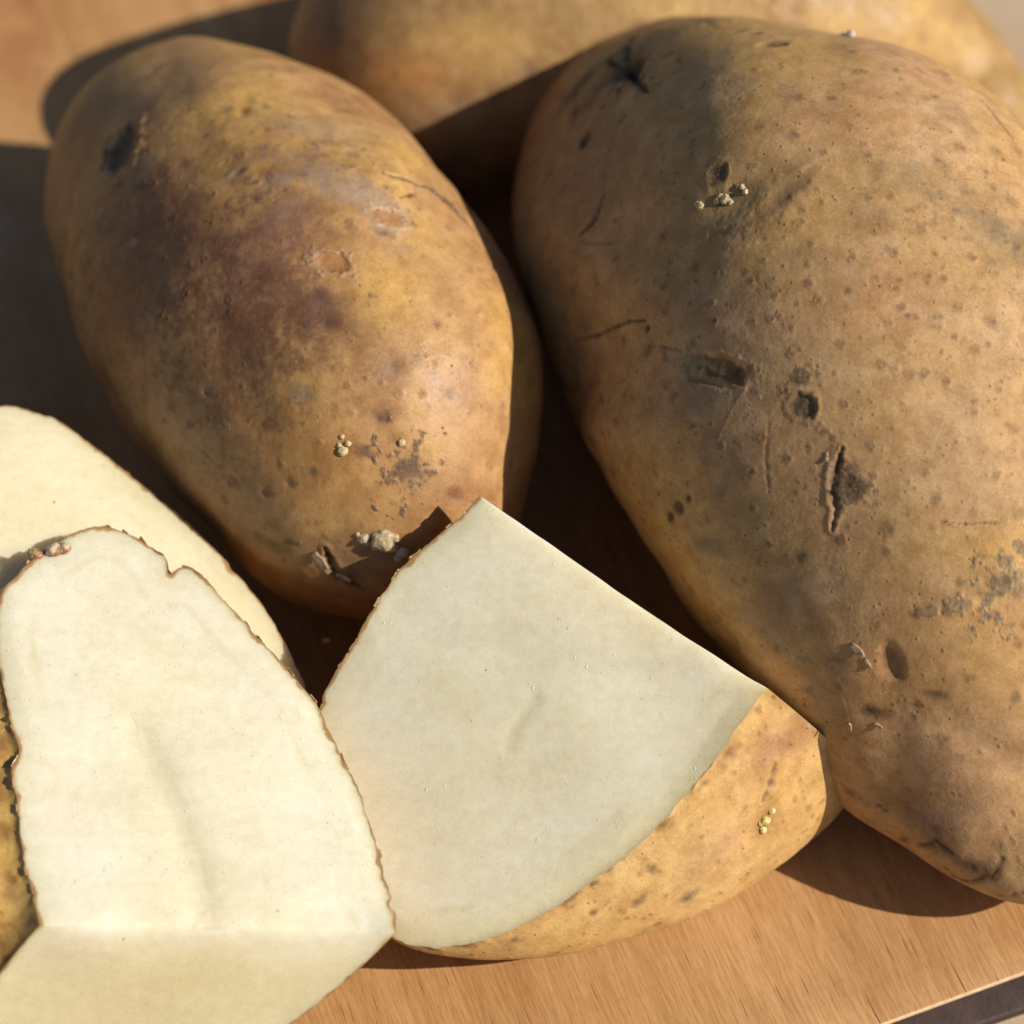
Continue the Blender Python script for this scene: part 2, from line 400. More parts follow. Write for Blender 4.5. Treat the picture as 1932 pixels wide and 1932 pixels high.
# ------------------------------------------------------------------ painted-on-geometry features (dents, cracks, scabs, stains)
class Surf:
    def __init__(s, v, f, base, seed):
        s.v, s.f, s.n = v, f, vnormals(v, f)
        s.px, s.dep = project(v); vd = CAM-v; vd /= np.linalg.norm(vd, axis=1)[:, None]
        s.front = (s.n*vd).sum(1) > 0.02
        s.disp = np.zeros(len(v)); s.col = np.tile(np.array(base, float), (len(v), 1)); s.scab = np.zeros(len(v))
        s.rng = np.random.default_rng(seed); s.seed = seed
        s.jag = fbm(v, 6.0, 3, seed+91); s.jag2 = fbm(v, 18.0, 2, seed+57)
    def pick(s, x, y):
        d = (s.px[:, 0]-x)**2+(s.px[:, 1]-y)**2; d = np.where(s.front, d, 1e9); return int(d.argmin())
    def frame(s, x, y, ang=0.0):
        i = s.pick(x, y); p, n = s.v[i], s.n[i]; a = math.radians(ang)
        t = math.cos(a)*RIGHT-math.sin(a)*UPV; t = t-n*(t@n); t /= np.linalg.norm(t); b = np.cross(n, t)
        return p, n, t, b, s.dep[i]/FPX
    def near(s, p, r):
        d = s.v-p; return np.nonzero((np.abs(d) < r).all(1))[0]
    def paint(s, i, col, wgt):
        s.col[i] += (np.array(col)-s.col[i])*np.clip(wgt, 0, 1)[:, None]
    def spot(s, x, y, rx, ry=None, ang=0, depth=0.0, col=None, k=0.8, hard=0.0, jag=0.25, scab=0.0, rim=0.0, rimcol=None, pw=2.0):
        ry = ry or rx; p, n, t, b, sc = s.frame(x, y, ang); R = 2.6*max(rx, ry)*sc
        i = s.near(p, R); d = s.v[i]-p
        u, w_ = (d@t)/(rx*sc), (d@b)/(ry*sc); h = (d@n)/(max(rx, ry)*sc)
        q = (np.abs(u)**pw+np.abs(w_)**pw+np.abs(0.5*h)**pw)**(1/pw)*(1+jag*1.6*s.jag[i]+jag*s.jag2[i])
        prof = lambda q: np.exp(-q*q*1.3) if hard == 0 else 1-sstep(1-0.6*(1-hard)-0.05, 1+0.6*(1-hard)+0.05, q)
        wd = prof(q); calm = min(1.0, 12/max(rx, ry)); q0 = (np.abs(u)**pw+np.abs(w_)**pw+np.abs(0.5*h)**pw)**(1/pw)
        s.disp[i] -= 0.45*depth*(prof(q0*(1+jag*0.8*calm*s.jag[i]+jag*0.4*calm*s.jag2[i])))
        if rim: s.disp[i] += rim*np.exp(-((q-1.15)/0.22)**2)
        if rimcol is not None: s.paint(i, rimcol, 0.45*np.exp(-((q-1.2)/0.25)**2))
        if col is not None: s.paint(i, col, k*wd)
        if scab: s.scab[i] = np.maximum(s.scab[i], scab*wd); s.disp[i] += scab*0.012*wd*s.jag2[i]
    def crack(s, pts, wid, depth=0.0, col=None, k=0.9, lip=0.0):
        P = [s.v[s.pick(x, y)] for x, y in pts]; sc = s.dep[s.pick(*pts[0])]/FPX; wd = wid*sc
        P = np.array(P); lo, hi = P.min(0)-3*wd, P.max(0)+3*wd
        i = np.nonzero(((s.v > lo) & (s.v < hi)).all(1))[0]; q = s.v[i]
        best = np.full(len(i), 1e9); m = len(P)-1
        for j in range(m):
            a, b = P[j], P[j+1]; ab = b-a; tt = np.clip((q-a)@ab/max(ab@ab, 1e-9), 0, 1)
            d = np.linalg.norm(q-(a+tt[:, None]*ab), axis=1); g = (j+tt)/m
            d = d/(0.25+0.75*np.sin(np.pi*np.clip(g, 0.04, 0.96))**0.6)
            best = np.minimum(best, d)
        best = best+wd*0.55*s.jag2[i]
        wg = np.exp(-np.maximum(best, 0)**2/(wd*0.55)**2)
        s.disp[i] -= 0.36*depth*wg
        if lip: s.disp[i] += 0.6*lip*np.exp(-((best-1.3*wd)/(0.6*wd))**2)
        if col is not None: s.paint(i, col, k*wg)
    def lenticels(s, count, rlo, rhi, cols, region=None, k=0.6):
        """small corky dots scattered over the side that can be seen"""
        idx = np.nonzero(s.front)[0]
        kd = KDTree(len(idx))
        for q, j in enumerate(idx): kd.insert(s.v[j], q)
        kd.balance()
        for j in s.rng.choice(idx, count):
            r = rlo+(rhi-rlo)*s.rng.random()**2.2
            hit = kd.find_range(s.v[j], r*2.2)
            if not hit: continue
            ii = idx[[h[1] for h in hit]]; d = np.array([h[2] for h in hit])/r
            q = d*(1+0.5*s.jag2[ii]+0.35*s.jag[ii]); c = cols[s.rng.integers(len(cols))]
            kk = k*(0.35+0.65*s.rng.random())
            s.paint(ii, c, kk*np.exp(-q**2*1.2))
            s.disp[ii] += 0.0042*(np.exp(-((q-0.8)/0.35)**2)-0.9*np.exp(-(q/0.45)**2))*min(1, r/0.04)
            s.scab[ii] = np.maximum(s.scab[ii], 0.5*np.exp(-q**2))
    def mottle(s, scale, col, lo, hi, k, seed=0):
        s.col += (np.array(col)-s.col)*(k*sstep(lo, hi, fbm(s.v, scale, 4, s.seed+seed)))[:, None]
    def final(s):
        v = s.v+s.n*s.disp[:, None]
        return v, np.hstack([np.clip(s.col, 0.01, 0.9), s.scab[:, None]])

def bud_mesh(p, n, r, squash=0.8, seed=0, tip=0.0):
    """one rounded sprout bud standing on the skin"""
    v, f = icosphere(3); v = v.copy(); nz = fbm(v*1.0, 1.8, 3, seed)
    t = np.cross(n, [0.3, 0.7, 0.2]); t /= np.linalg.norm(t); b = np.cross(n, t)
    rad = 1+0.3*nz+0.05*vnoise(v, 4.0, seed+5)+tip*np.maximum(v[:, 2], 0)**3
    q = v*rad[:, None]; w_ = p+r*(q[:, [0]]*t+q[:, [1]]*b+squash*(q[:, [2]]+0.12)*n)
    return w_, f, nz
def buds(name, surf_v, surf_n, items, parent, seed, col=(0.56, 0.46, 0.27), col2=(0.30, 0.15, 0.07), label=None):
    V, Fc, C, off = [], [], [], 0
    for k, (p, n, r, sq) in enumerate(items):
        v, f, nz = bud_mesh(p, n, r, sq, seed+k*7)
        h = sstep(-0.15, 0.35, ((v-p)@n)/r+0.3*nz)
        V.append(v); Fc.append(f+off); off += len(v)
        C.append(np.array(col2)+(np.array(col)-np.array(col2))*h[:, None])
    o = build(name, np.vstack(V), np.vstack(Fc), M_BUD, parent, items[0][0], np.vstack(C))
    if label: o['label'] = label
    return o
def flake(name, s, x, y, lx, ly, ang, lift, parent, seed, col=(0.52, 0.38, 0.24)):
    """a thin curl of dry skin, with thickness"""
    p, n, t, b, sc = s.frame(x, y, ang); m = 9; rng = np.random.default_rng(seed)
    u = np.linspace(-1, 1, m); U, W = np.meshgrid(u, np.linspace(-1, 1, 5)); edge = 1-0.25*rng.random(U.shape)
    X, Y = U*lx*sc*edge, W*ly*sc*edge*(1-0.35*np.abs(U)); Z = lift*(U*0.5+0.5)**2+0.012*rng.random(U.shape)+0.006
    top = p+X.reshape(-1, 1)*t+Y.reshape(-1, 1)*b+Z.reshape(-1, 1)*n; v = np.vstack([top, top-n*0.014])
    i = np.arange(m*5).reshape(5, m); q = np.stack([i[:-1, :-1].ravel(), i[:-1, 1:].ravel(), i[1:, 1:].ravel(), i[1:, :-1].ravel()], 1)
    bd = np.concatenate([i[0, :], i[1:, -1], i[-1, -2::-1], i[-2:0:-1, 0]]); b2 = np.roll(bd, -1); N = m*5
    f = np.vstack([q, q[:, ::-1]+N, np.stack([bd, bd+N, b2+N, b2], 1)])
    c = np.array(col)*(0.85+0.3*rng.random((2*N, 1)))
    return build(name, v, f, M_FLAKE, parent, p, c)

# ------------------------------------------------------------------ whole potatoes
def potato_body(circles, sub, seed, outline=None, warp=0.5, lump=0.05):
    # circles: x, y, radius in the picture, lift off the board, height/width ratio; each rests on the board
    S = []
    for c in circles:
        k = c[4] if len(c) > 4 else 1.0
        S.append(np.append(sphere_at(c[0], c[1], c[2], c[3] if len(c) > 3 else 0.0, k), k))
    T = []
    for a in range(len(S)-1):
        for j in range(10): T.append(S[a]+(S[a+1]-S[a])*j/10)
    T.append(S[-1]); T = np.array(T)
    o = 0.5*T[len(T)//2, :3]+0.5*np.average(T[:, :3], axis=0, weights=T[:, 3])
    d, f = icosphere(sub); tocam = (CAM-o)/np.linalg.norm(CAM-o)
    d = d+warp*tocam; d = d/np.linalg.norm(d, axis=1)[:, None]     # finer mesh on the side that is seen
    f = f.copy()
    rs = []
    for x, y, z, q, k in T:
        c = (np.array([x, y, z])-o)/[1, 1, k]; e = d/[1, 1, k]; aa = (e*e).sum(1); b = e@c; disc = b*b-aa*(c@c-q*q)
        rs.append(np.where(disc > 0, (b+np.sqrt(np.maximum(disc, 0)))/aa, 0.0))
    rs = np.array(rs); mx = rs.max(0); kk = 14.0
    r = mx+np.log(np.exp(kk*(rs-mx)).mean(0)*len(T)/6.0)/kk*0.5     # soft union, so the lobes flow together
    v = o+d*r[:, None]
    v = v+d*(lump*fbm(v, 0.55, 3, seed))[:, None]
    if outline is not None:
        # shape the cross-section across the line of sight so that the contour has the bumps of the real potato
        po = project(o[None])[0][0]; ax = (o-CAM)/np.linalg.norm(o-CAM)
        T = np.array(outline, float)-po; ta = np.arctan2(T[:, 1], T[:, 0]); tr = np.hypot(*T.T); k = ta.argsort(); ta, tr = ta[k], tr[k]
        G = np.linspace(-math.pi, math.pi, 361)[:-1]
        tg = np.interp(G, np.r_[ta-2*math.pi, ta, ta+2*math.pi], np.r_[tr, tr, tr])
        for it in range(3):
            q = project(v)[0]-po; a = np.arctan2(q[:, 1], q[:, 0]); r_ = np.hypot(*q.T)
            b = ((a+math.pi)/(2*math.pi)*360).astype(int) % 360; cur = np.zeros(360); np.maximum.at(cur, b, r_)
            ratio = tg/np.maximum(cur, 1)
            kern = np.exp(-(np.arange(-8, 9)/3.5)**2); kern /= kern.sum()
            ratio = np.convolve(np.r_[ratio[-8:], ratio, ratio[:8]], kern, 'valid')
            g = np.interp(a, np.r_[G, math.pi], np.r_[ratio, ratio[0]])
            dv = v-o; along = (dv@ax)[:, None]*ax; perp = dv-along
            edge = sstep(0.15, 0.75, r_/np.interp(a, np.r_[G, math.pi], np.r_[tg, tg[0]]))
            v = o+along+perp*(1+(g-1)*edge)[:, None]
    return v, f, o

def whole_potato(name, circles, sub, seed, mat, base, decorate, label, cat='potato', group=None, outline=None):
    v, f, o = potato_body(circles, sub, seed, outline)
    s = Surf(v, f, base, seed)
    decorate(s)
    v, c = s.final(); v[:, 2] = np.maximum(v[:, 2], 0.004)
    org = np.array([o[0], o[1], 0.0])
    ob = build(name, v, f, mat, None, org, c)
    tag(ob, label, cat, group)
    return ob, s

DARK, PURP, GREY = (0.07, 0.042, 0.026), (0.17, 0.09, 0.06), (0.22, 0.165, 0.10)
YEL, ORG, TAN = (0.55, 0.33, 0.095), (0.46, 0.22, 0.085), (0.52, 0.335, 0.185)
LENT = [(0.17, 0.11, 0.06), (0.22, 0.14, 0.08), (0.25, 0.11, 0.05), (0.15, 0.10, 0.075)]

def deco_large(s):
    s.mottle(0.55, YEL, 0.0, 0.5, 0.6, 1); s.mottle(0.8, TAN, 0.0, 0.45, 0.6, 2); s.mottle(1.3, (0.30, .175, .10), 0.2, 0.6, 0.45, 3)
    s.mottle(3.0, (0.40, 0.235, 0.105), 0.05, 0.5, 0.35, 4); s.mottle(0.9, (0.5, .25, .12), 0.05, .5, .4, 6)
    P = s.spot
    # stains
    for x, y, rx, ry, a, c, k in ((1120, 180, 130, 95, -40, (.22, .12, .085), .55), (1080, 330, 110, 130, 0, (.34, .2, .125), .35), (1180, 420, 120, 70, 0, (.52, .3, .14), .5), (1120, 560, 130, 110, 0, (.56, .35, .16), .5),
            (1890, 440, 120, 60, 35, GREY, .75), (1720, 330, 75, 50, 20, GREY, .5), (1660, 410, 50, 30, 0, GREY, .35), (1580, 900, 120, 110, 60, (.3, .18, .12), .35),
            (1330, 740, 120, 60, 10, (.3, .18, .12), .4), (1340, 1030, 60, 28, -10, GREY, .7), (1360, 925, 45, 18, -45, GREY, .7), (1430, 960, 40, 25, -60, GREY, .5),
            (1740, 1540, 90, 55, 40, (.2, .11, .075), .65), (1700, 1420, 110, 60, 20, (0.38, .21, .11), .4), (1870, 1030, 130, 55, 5, YEL, .7), (1350, 1190, 150, 70, 50, (0.45, .25, .06), .7),
            (1450, 1120, 80, 40, 20, PURP, .3), (1170, 760, 80, 110, 60, (.52, .32, .14), .5), (1200, 950, 120, 200, -55, (.52, .29, .085), .6), (1800, 600, 130, 60, 0, TAN, .5), (1860, 900, 120, 100, 0, (.52, .34, .17), .6),
            (1560, 700, 160, 90, 20, TAN, .45), (1420, 1400, 60, 120, -40, (0.36, .19, .05), .5), (1650, 1280, 150, 80, 30, ORG, .4), (1250, 560, 90, 60, 0, ORG, .3)):
        P(x, y, rx, ry, a, 0, c, k, jag=0.45)
    # hollow at the top, coloured dark, with torn arms
    P(1172, 120, 80, 65, 0, 0.20, (0.13, .075, .05), .7); P(1184, 130, 40, 30, 45, 0.34, (0.05, .03, .02), 1.0, .35, .5, rim=.02); P(1090, 175, 90, 40, -35, 0, (0.16, .10, .07), .6); P(1140, 150, 70, 40, -30, 0, (0.2, .14, .085), .6, 0, .8, scab=.9)
    s.crack([(1150, 112), (1185, 128), (1205, 150), (1222, 172)], 16, 0.26, DARK, 1.0, 0.03)
    s.crack([(1192, 72), (1182, 100), (1180, 132)], 13, 0.18, DARK, .95, 0.03)
    s.crack([(1160, 158), (1175, 140), (1192, 132)], 10, 0.12, DARK, .9, 0.02)
    P(1095, 155, 55, 20, -25, 0.03, (0.20, .145, .08), .8, .4, .5, scab=1.0); P(1168, 98, 26, 14, -50, -0.03, (0.30, .22, .13), .8, .4, .5, scab=1)
    P(1104, 268, 17, 19, 30, 0.13, DARK, .9, .5, .2, rim=.02, rimcol=(0.36, .23, .13)); P(1028, 336, 12, 17, 30, 0.08, DARK, .8, .4)
    s.crack([(1142, 368), (1132, 395), (1118, 418), (1100, 442)], 11, 0.07, (0.09, .055, .04), .85, 0.02)
    s.crack([(1095, 458), (1140, 462), (1170, 455)], 5, 0.03, (0.16, .09, .06), .6)
    P(1395, 58, 15, 9, 0, .05, DARK, .7, .4); P(1424, 62, 14, 10, 0, .05, DARK, .7, .4); P(1456, 82, 26, 13, 12, .14, (0.07, .035, .015), .95, .5); P(1425, 85, 40, 20, 0, 0, (0.40, .26, .12), .6)
    s.crack([(1225, 40), (1290, 36), (1335, 42), (1350, 52)], 9, 0.05, (0.12, .075, .05), .7)
    s.crack([(1852, 188), (1885, 230), (1915, 270)], 6, 0.05, (0.15, .1, .06), .7, .01)
    # the eye in its fold
    P(1385, 375, 150, 60, -35, 0.17, (0.43, .29, .12), .45)
    s.crack([(1535, 318), (1500, 350), (1455, 395), (1400, 432), (1340, 440)], 26, 0.012, (0.27, .155, .08), .5, 0.012)
    P(1475, 365, 45, 20, -40, 0.05, (0.24, .14, .07), .6)
    P(1355, 327, 20, 25, 0, 0.04, (0.18, .125, .07), .9, .5, .25, scab=1.0, rim=.008)
    P(1362, 372, 40, 16, -20, 0.05, (0.2, .11, .05), .6)
    # cracks, gouge, scabs
    s.crack([(1085, 640), (1130, 632), (1160, 618), (1190, 606), (1218, 604)], 6, 0.06, DARK, .9, .012)
    s.crack([(1225, 652), (1262, 656), (1295, 668)], 5, 0.03, (0.13, .08, .05), .7)
    P(1345, 697, 66, 27, 12, 0.10, (0.24, .125, .045), .95, .7, .28, pw=3.2, rim=.006)
    P(1302, 686, 24, 22, 12, -0.05, (0.46, .33, .17), .9, .4, .6, scab=.5); P(1322, 700, 10, 8, 0, -.05, (0.5, .38, .2), .9, .4, .8); P(1350, 716, 50, 8, 14, -0.06, (0.42, .29, .15), .85, .3, .9, scab=.4); P(1340, 690, 12, 7, 30, -.04, (.4, .28, .12), .8, .3, .8); P(1362, 700, 9, 7, 0, -.04, (.36, .24, .1), .8, .3, .8)
    P(1395, 706, 14, 18, 0, 0.05, DARK, .7, .5)
    P(1515, 768, 25, 25, 0, 0.05, (0.17, .115, .06), .95, .6, .18, scab=1.0, rim=.012); P(1515, 709, 18, 14, 0, 0.0, (0.27, .2, .115), .9, .5, .3, scab=1.0)
    s.crack([(1588, 845), (1580, 880), (1570, 915), (1578, 955), (1572, 1000)], 11, 0.06, (0.14, .09, .05), .85, 0.02)
    s.crack([(1570, 850), (1562, 900), (1560, 950)], 9, -0.02, (0.40, .28, .16), .7); s.crack([(1584, 858), (1577, 888)], 6, 0.08, DARK, .9)
    P(1610, 925, 34, 30, 0, -0.02, (0.20, .15, .085), .85, .45, .4, scab=1.2); P(1597, 900, 22, 30, 0, .04, (0.15, .10, .07), .6)
    for x, y, r in ((1281, 960, 13), (1265, 974, 9), (1298, 940, 7), (1223, 620, 6)): P(x, y, r, r*1.2, 30, .05, (0.10, .05, .02), .9, .4, rimcol=(0.42, .25, .1))
    s.crack([(1400, 740), (1372, 790), (1350, 840)], 4, -0.015, (0.42, .19, .09), .7); s.crack([(1450, 800), (1445, 860), (1452, 930)], 5, 0.02, (0.36, .15, .08), .5)
    s.crack([(1775, 983), (1820, 990), (1870, 988), (1932, 993)], 4, 0.04, (0.25, .11, .04), .8, .02)
    P(1850, 1048, 14, 5, 5, .03, (0.22, .09, .03), .8)
    P(1683, 1247, 20, 36, -20, 0.09, (0.24, .12, .06), .7, .3); P(1640, 1345, 28, 18, 10, 0.08, (0.09, .06, .045), .85); P(1762, 1312, 24, 11, 0, .05, (0.12, .07, .045), .8); P(1722, 1330, 12, 10, 0, .04, (0.15, .09, .05), .8)
    P(1580, 1245, 25, 14, 0, .02, GREY, .7); P(1512, 1053, 15, 14, 0, .02, (0.13, .08, .05), .85, scab=.6)
    s.crack([(1612, 1218), (1640, 1258), (1672, 1290), (1700, 1325)], 5, -0.02, (0.48, .33, .18), .7); s.crack([(1575, 1275), (1585, 1320), (1598, 1360)], 4, -0.02, (0.45, .3, .15), .6)
    for x, y, r in ((1890, 1104, 28), (1925, 1114, 26), (1800, 1150, 22), (1830, 1140, 16), (1760, 1150, 16), (1735, 1158, 12), (1912, 1085, 18)): P(x, y, r, r*.7, -20, -.03, (0.40, .30, .18), .7, .2, .9, scab=.9)
    s.crack([(1703, 1584), (1740, 1592), (1770, 1590), (1792, 1606)], 7, 0.06, DARK, .9, .015)
    s.crack([(1785, 1640), (1815, 1660), (1850, 1662), (1878, 1648), (1890, 1618)], 9, 0.05, (0.06, .035, .02), .85, .015); P(1845, 1640, 50, 22, 10, 0.0, (0.12, .07, .045), .8, scab=.9)
    s.crack([(1660, 1520), (1672, 1530)], 6, .04, DARK, .8); s.crack([(1885, 1690), (1910, 1692), (1932, 1685)], 6, .04, DARK, .6)
    P(1905, 1440, 170, 50, 38, 0.16, None); P(1830, 1560, 50, 130, 30, -.05, None)
    s.crack([(1038, 688), (1055, 715), (1078, 738)], 10, .03, (0.08, .05, .03), .7); s.crack([(972, 500), (990, 560), (1012, 605)], 9, .05, (0.10, .06, .035), .6)
    s.lenticels(900, 0.012, 0.07, LENT, k=0.7)

def deco_medium(s):
    s.mottle(0.6, YEL, 0.0, 0.5, 0.65, 1); s.mottle(0.9, (0.26, .12, .05), 0.0, 0.5, 0.6, 2); s.mottle(2.6, (0.30, .145, .06), 0.1, 0.5, 0.4, 4)
    P = s.spot
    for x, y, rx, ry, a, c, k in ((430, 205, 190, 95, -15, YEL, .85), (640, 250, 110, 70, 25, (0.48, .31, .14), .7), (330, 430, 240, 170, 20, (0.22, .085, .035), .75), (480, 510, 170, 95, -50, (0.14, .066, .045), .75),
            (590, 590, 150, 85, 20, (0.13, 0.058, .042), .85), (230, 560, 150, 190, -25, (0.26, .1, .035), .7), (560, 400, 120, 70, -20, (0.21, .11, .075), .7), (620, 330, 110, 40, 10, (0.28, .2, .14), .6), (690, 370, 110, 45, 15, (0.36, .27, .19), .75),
            (740, 550, 90, 90, 0, YEL, .85), (560, 860, 180, 120, 30, (0.42, .215, .055), .7), (840, 760, 100, 130, 0, (0.47, .27, .13), .6), (850, 500, 70, 90, 0, (0.5, .3, .13), .6),
            (560, 240, 90, 35, 10, (0.30, .21, .13), .5), (180, 200, 90, 90, 0, (0.22, .12, .06), .5), (770, 290, 60, 50, 0, YEL, .6), (720, 960, 150, 60, 10, (0.44, .25, .085), .6),
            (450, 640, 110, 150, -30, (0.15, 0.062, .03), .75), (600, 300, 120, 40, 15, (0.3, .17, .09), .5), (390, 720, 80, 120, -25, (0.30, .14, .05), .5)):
        P(x, y, rx, ry, a, 0, c, k, jag=0.5)
    P(228, 282, 36, 46, 15, 0.17, DARK, .95, .2, .3, rim=.03, rimcol=(0.34, .21, .13))
    P(725, 404, 28, 15, 10, .04, (0.38, .185, .075), .7, .4, .4, rim=.012, rimcol=(0.42, .3, .2)); P(630, 494, 29, 20, -5, .05, (0.36, .17, .065), .8, .5, .4, rim=.015, rimcol=(0.42, .31, .22), pw=3)
    P(722, 437, 20, 10, 0, .03, (0.2, .16, .11), .8, rimcol=(0.4, .3, .2)); P(760, 470, 25, 10, -20, 0, (0.4, .29, .2), .6)
    s.crack([(705, 322), (740, 333), (775, 343), (805, 355)], 7, .06, DARK, .85, .02); s.crack([(755, 372), (772, 370), (785, 364)], 7, .04, (0.1, .03, .015), .9)
    s.crack([(800, 350), (850, 385), (890, 430)], 22, .05, (0.08, .055, .045), .8)
    P(460, 207, 12, 16, 0, .06, (0.2, .07, .03), .8); P(432, 332, 16, 9, -25, -.03, (0.42, .34, .25), .8); P(450, 322, 14, 8, -40, .05, (0.15, .1, .08), .8)
    P(292, 130, 16, 10, 0, .04, (0.18, .13, .1), .7); P(248, 460, 10, 14, 0, -.03, (0.36, .25, .17), .6)
    for x, y, r, c in ((715, 788, 17, PURP), (690, 852, 14, PURP), (545, 910, 13, PURP), (575, 740, 20, GREY), (860, 935, 17, (0.17, .06, .03)), (620, 605, 26, (0.1, .05, .035)), (600, 560, 30, (0.13, .065, .05)),
            (822, 610, 12, (0.22, .1, .05)), (745, 690, 24, (0.2, .13, .08)), (445, 910, 12, (0.22, .1, .04)), (500, 930, 14, (0.2, .11, .06)), (850, 745, 14, (0.2, .13, .08)), (590, 890, 10, PURP), (390, 740, 12, GREY)):
        P(x, y, r, r*.8, 20, .03, c, .85, jag=.5)
    P(775, 885, 28, 22, 20, .02, (0.17, .11, .07), .8, .2, .8, scab=.9)
    P(645, 850, 26, 18, -20, .04, (0.34, .15, .04), .7); P(745, 830, 22, 16, 0, .04, (0.32, .15, .05), .7)
    P(515, 1030, 38, 17, 8, .03, (0.16, .09, .015), .85); P(548, 1025, 16, 8, 20, .03, (0.08, .06, .015), .8)
    P(650, 1060, 90, 45, 15, .05, (0.20, .12, .075), .6)
    s.crack([(612, 1035), (622, 1065), (640, 1090), (690, 1112)], 12, .12, DARK, .95, .03); P(740, 1045, 70, 35, 0, .05, (0.17, .1, .06), .6)
    P(480, 760, 60, 200, -28, 0.06, None)
    s.lenticels(260, 0.018, 0.06, [(0.17, .1, .06), (0.2, .09, .05), (0.13, .085, .07), (.25, .12, .05)], k=.55)

def deco_back(s):
    s.mottle(0.6, YEL, 0.0, 0.5, 0.6, 1); s.mottle(1.2, PURP, 0.2, 0.6, 0.4, 2)
    P = s.spot
    P(640, 110, 190, 240, 0, 0, (0.18, .10, .045), .9); P(900, 250, 260, 100, 10, 0, (0.24, .14, .07), .8); P(850, 60, 120, 200, 0, 0, (.30, .18, .075), .8)  # left part browned: shade of the side away from the sun, painted in
    P(760, 140, 100, 55, 5, 0, (0.42, .19, .055), .8); P(920, 80, 110, 60, 0, 0, YEL, .6); P(880, 230, 160, 45, 15, 0, (0.28, .18, .1), .5)
    for x, y, r in ((945, 176, 13), (857, 312, 26), (1000, 130, 22), (1500, 20, 20), (1740, 75, 12), (870, 195, 14)): P(x, y, r, r, 0, .04, PURP, .8)
    for x, y, rx, ry in ((1600, 60, 150, 40), (1800, 90, 120, 60), (1300, 30, 200, 60)): P(x, y, rx, ry, 20, 0, (0.52, .33, .10), .7)  # bright yellow patches: sunlight on the right end put into the colour
    s.lenticels(120, 0.02, 0.07, LENT)

OUT_L = [(960, 400), (968, 480), (980, 545), (1010, 620), (1060, 740), (1130, 880), (1190, 980), (1250, 1070), (1375, 1238), (1462, 1358), (1535, 1462), (1605, 1535), (1700, 1590), (1800, 1658),
         (1870, 1690), (1932, 1707), (2020, 1705), (2120, 1650), (2200, 1540), (2240, 1350), (2235, 1100), (2210, 850), (2150, 600), (2070, 400), (1990, 290), (1932, 225), (1850, 160), (1760, 112), (1690, 85),
         (1620, 70), (1560, 62), (1500, 48), (1420, 35), (1340, 30), (1220, 38), (1120, 70), (1060, 115), (1010, 190), (980, 280)]
OUT_M = [(80, 400), (95, 470), (130, 570), (200, 740), (290, 880), (390, 985), (450, 1060), (500, 1110), (550, 1140), (620, 1160), (690, 1168), (780, 1172), (880, 1140), (965, 1045), (1004, 900), (1025, 780),
         (1028, 700), (1015, 620), (985, 545), (940, 465), (880, 385), (820, 315), (760, 240), (680, 172), (560, 118), (450, 85), (380, 70), (340, 70), (230, 108), (160, 160), (115, 225), (88, 310)]
large, S_large = whole_potato('potato', [(1270, 330, 300, .4, .74), (1440, 480, 445, .15, .84), (1580, 560, 485, 0, .97), (1640, 720, 485, 0, .95), (1800, 950, 485, 0, .80), (1900, 1150, 455, 0, .50), (1960, 1290, 400, 0, .46)],
    7, 11, M_DRY, (0.49, 0.30, 0.13), deco_large, 'largest whole potato, dusty tan skin with cracks and scabs, right of the cut wedges', outline=OUT_L)
medium, S_med = whole_potato('potato', [(350, 340, 270), (480, 450, 345), (590, 600, 370), (680, 760, 350), (690, 860, 310)],
    7, 23, M_SMOOTH, (0.44, 0.25, 0.105), deco_medium, 'whole potato with purple brown bruises and a white bud at its lower end', outline=OUT_M)
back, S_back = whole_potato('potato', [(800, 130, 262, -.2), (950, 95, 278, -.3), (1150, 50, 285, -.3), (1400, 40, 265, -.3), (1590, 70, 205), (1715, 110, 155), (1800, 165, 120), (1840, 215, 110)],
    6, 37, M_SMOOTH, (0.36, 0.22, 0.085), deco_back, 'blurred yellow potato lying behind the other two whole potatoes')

def bud_at(s, x, y, rpx, sq=0.8):
    p, n, t, b, sc = s.frame(x, y); i = s.pick(x, y); return (p+n*s.disp[i], n, rpx*sc, sq)
def local(s, *lst): return [bud_at(s, *q) for q in lst]
buds('sprout', None, None, local(S_large, (1362, 372, 11), (1350, 376, 7), (1372, 378, 6), (1355, 366, 6)), large, 1)
buds('sprout', None, None, local(S_large, (1395, 350, 6), (1400, 357, 6), (1388, 346, 4)), large, 9)
buds('sprout', None, None, local(S_large, (1320, 386, 8), (1312, 383, 5)), large, 15)
buds('sprout', None, None, local(S_large, (1605, 64, 9, 1.1), (1590, 66, 6)), large, 16, (0.6, 0.56, 0.55))
buds('sprout', None, None, local(S_med, (725, 1020, 21, .75), (742, 1014, 10), (710, 1032, 9), (740, 1034, 10), (722, 1004, 8)), medium, 21, (0.50, 0.40, 0.26))
buds('sprout', None, None, local(S_med, (684, 1016, 11), (694, 1024, 7), (676, 1008, 5)), medium, 25, (0.46, 0.37, 0.26))
buds('sprout', None, None, local(S_med, (762, 1044, 12), (752, 1055, 9)), medium, 28, (0.5, 0.42, 0.33))
buds('sprout', None, None, local(S_med, (644, 851, 10), (652, 846, 5), (640, 843, 5)), medium, 31)
buds('sprout', None, None, local(S_med, (655, 837, 6)), medium, 33); buds('sprout', None, None, local(S_med, (646, 822, 5)), medium, 34)
buds('sprout', None, None, local(S_med, (757, 834, 7)), medium, 35)
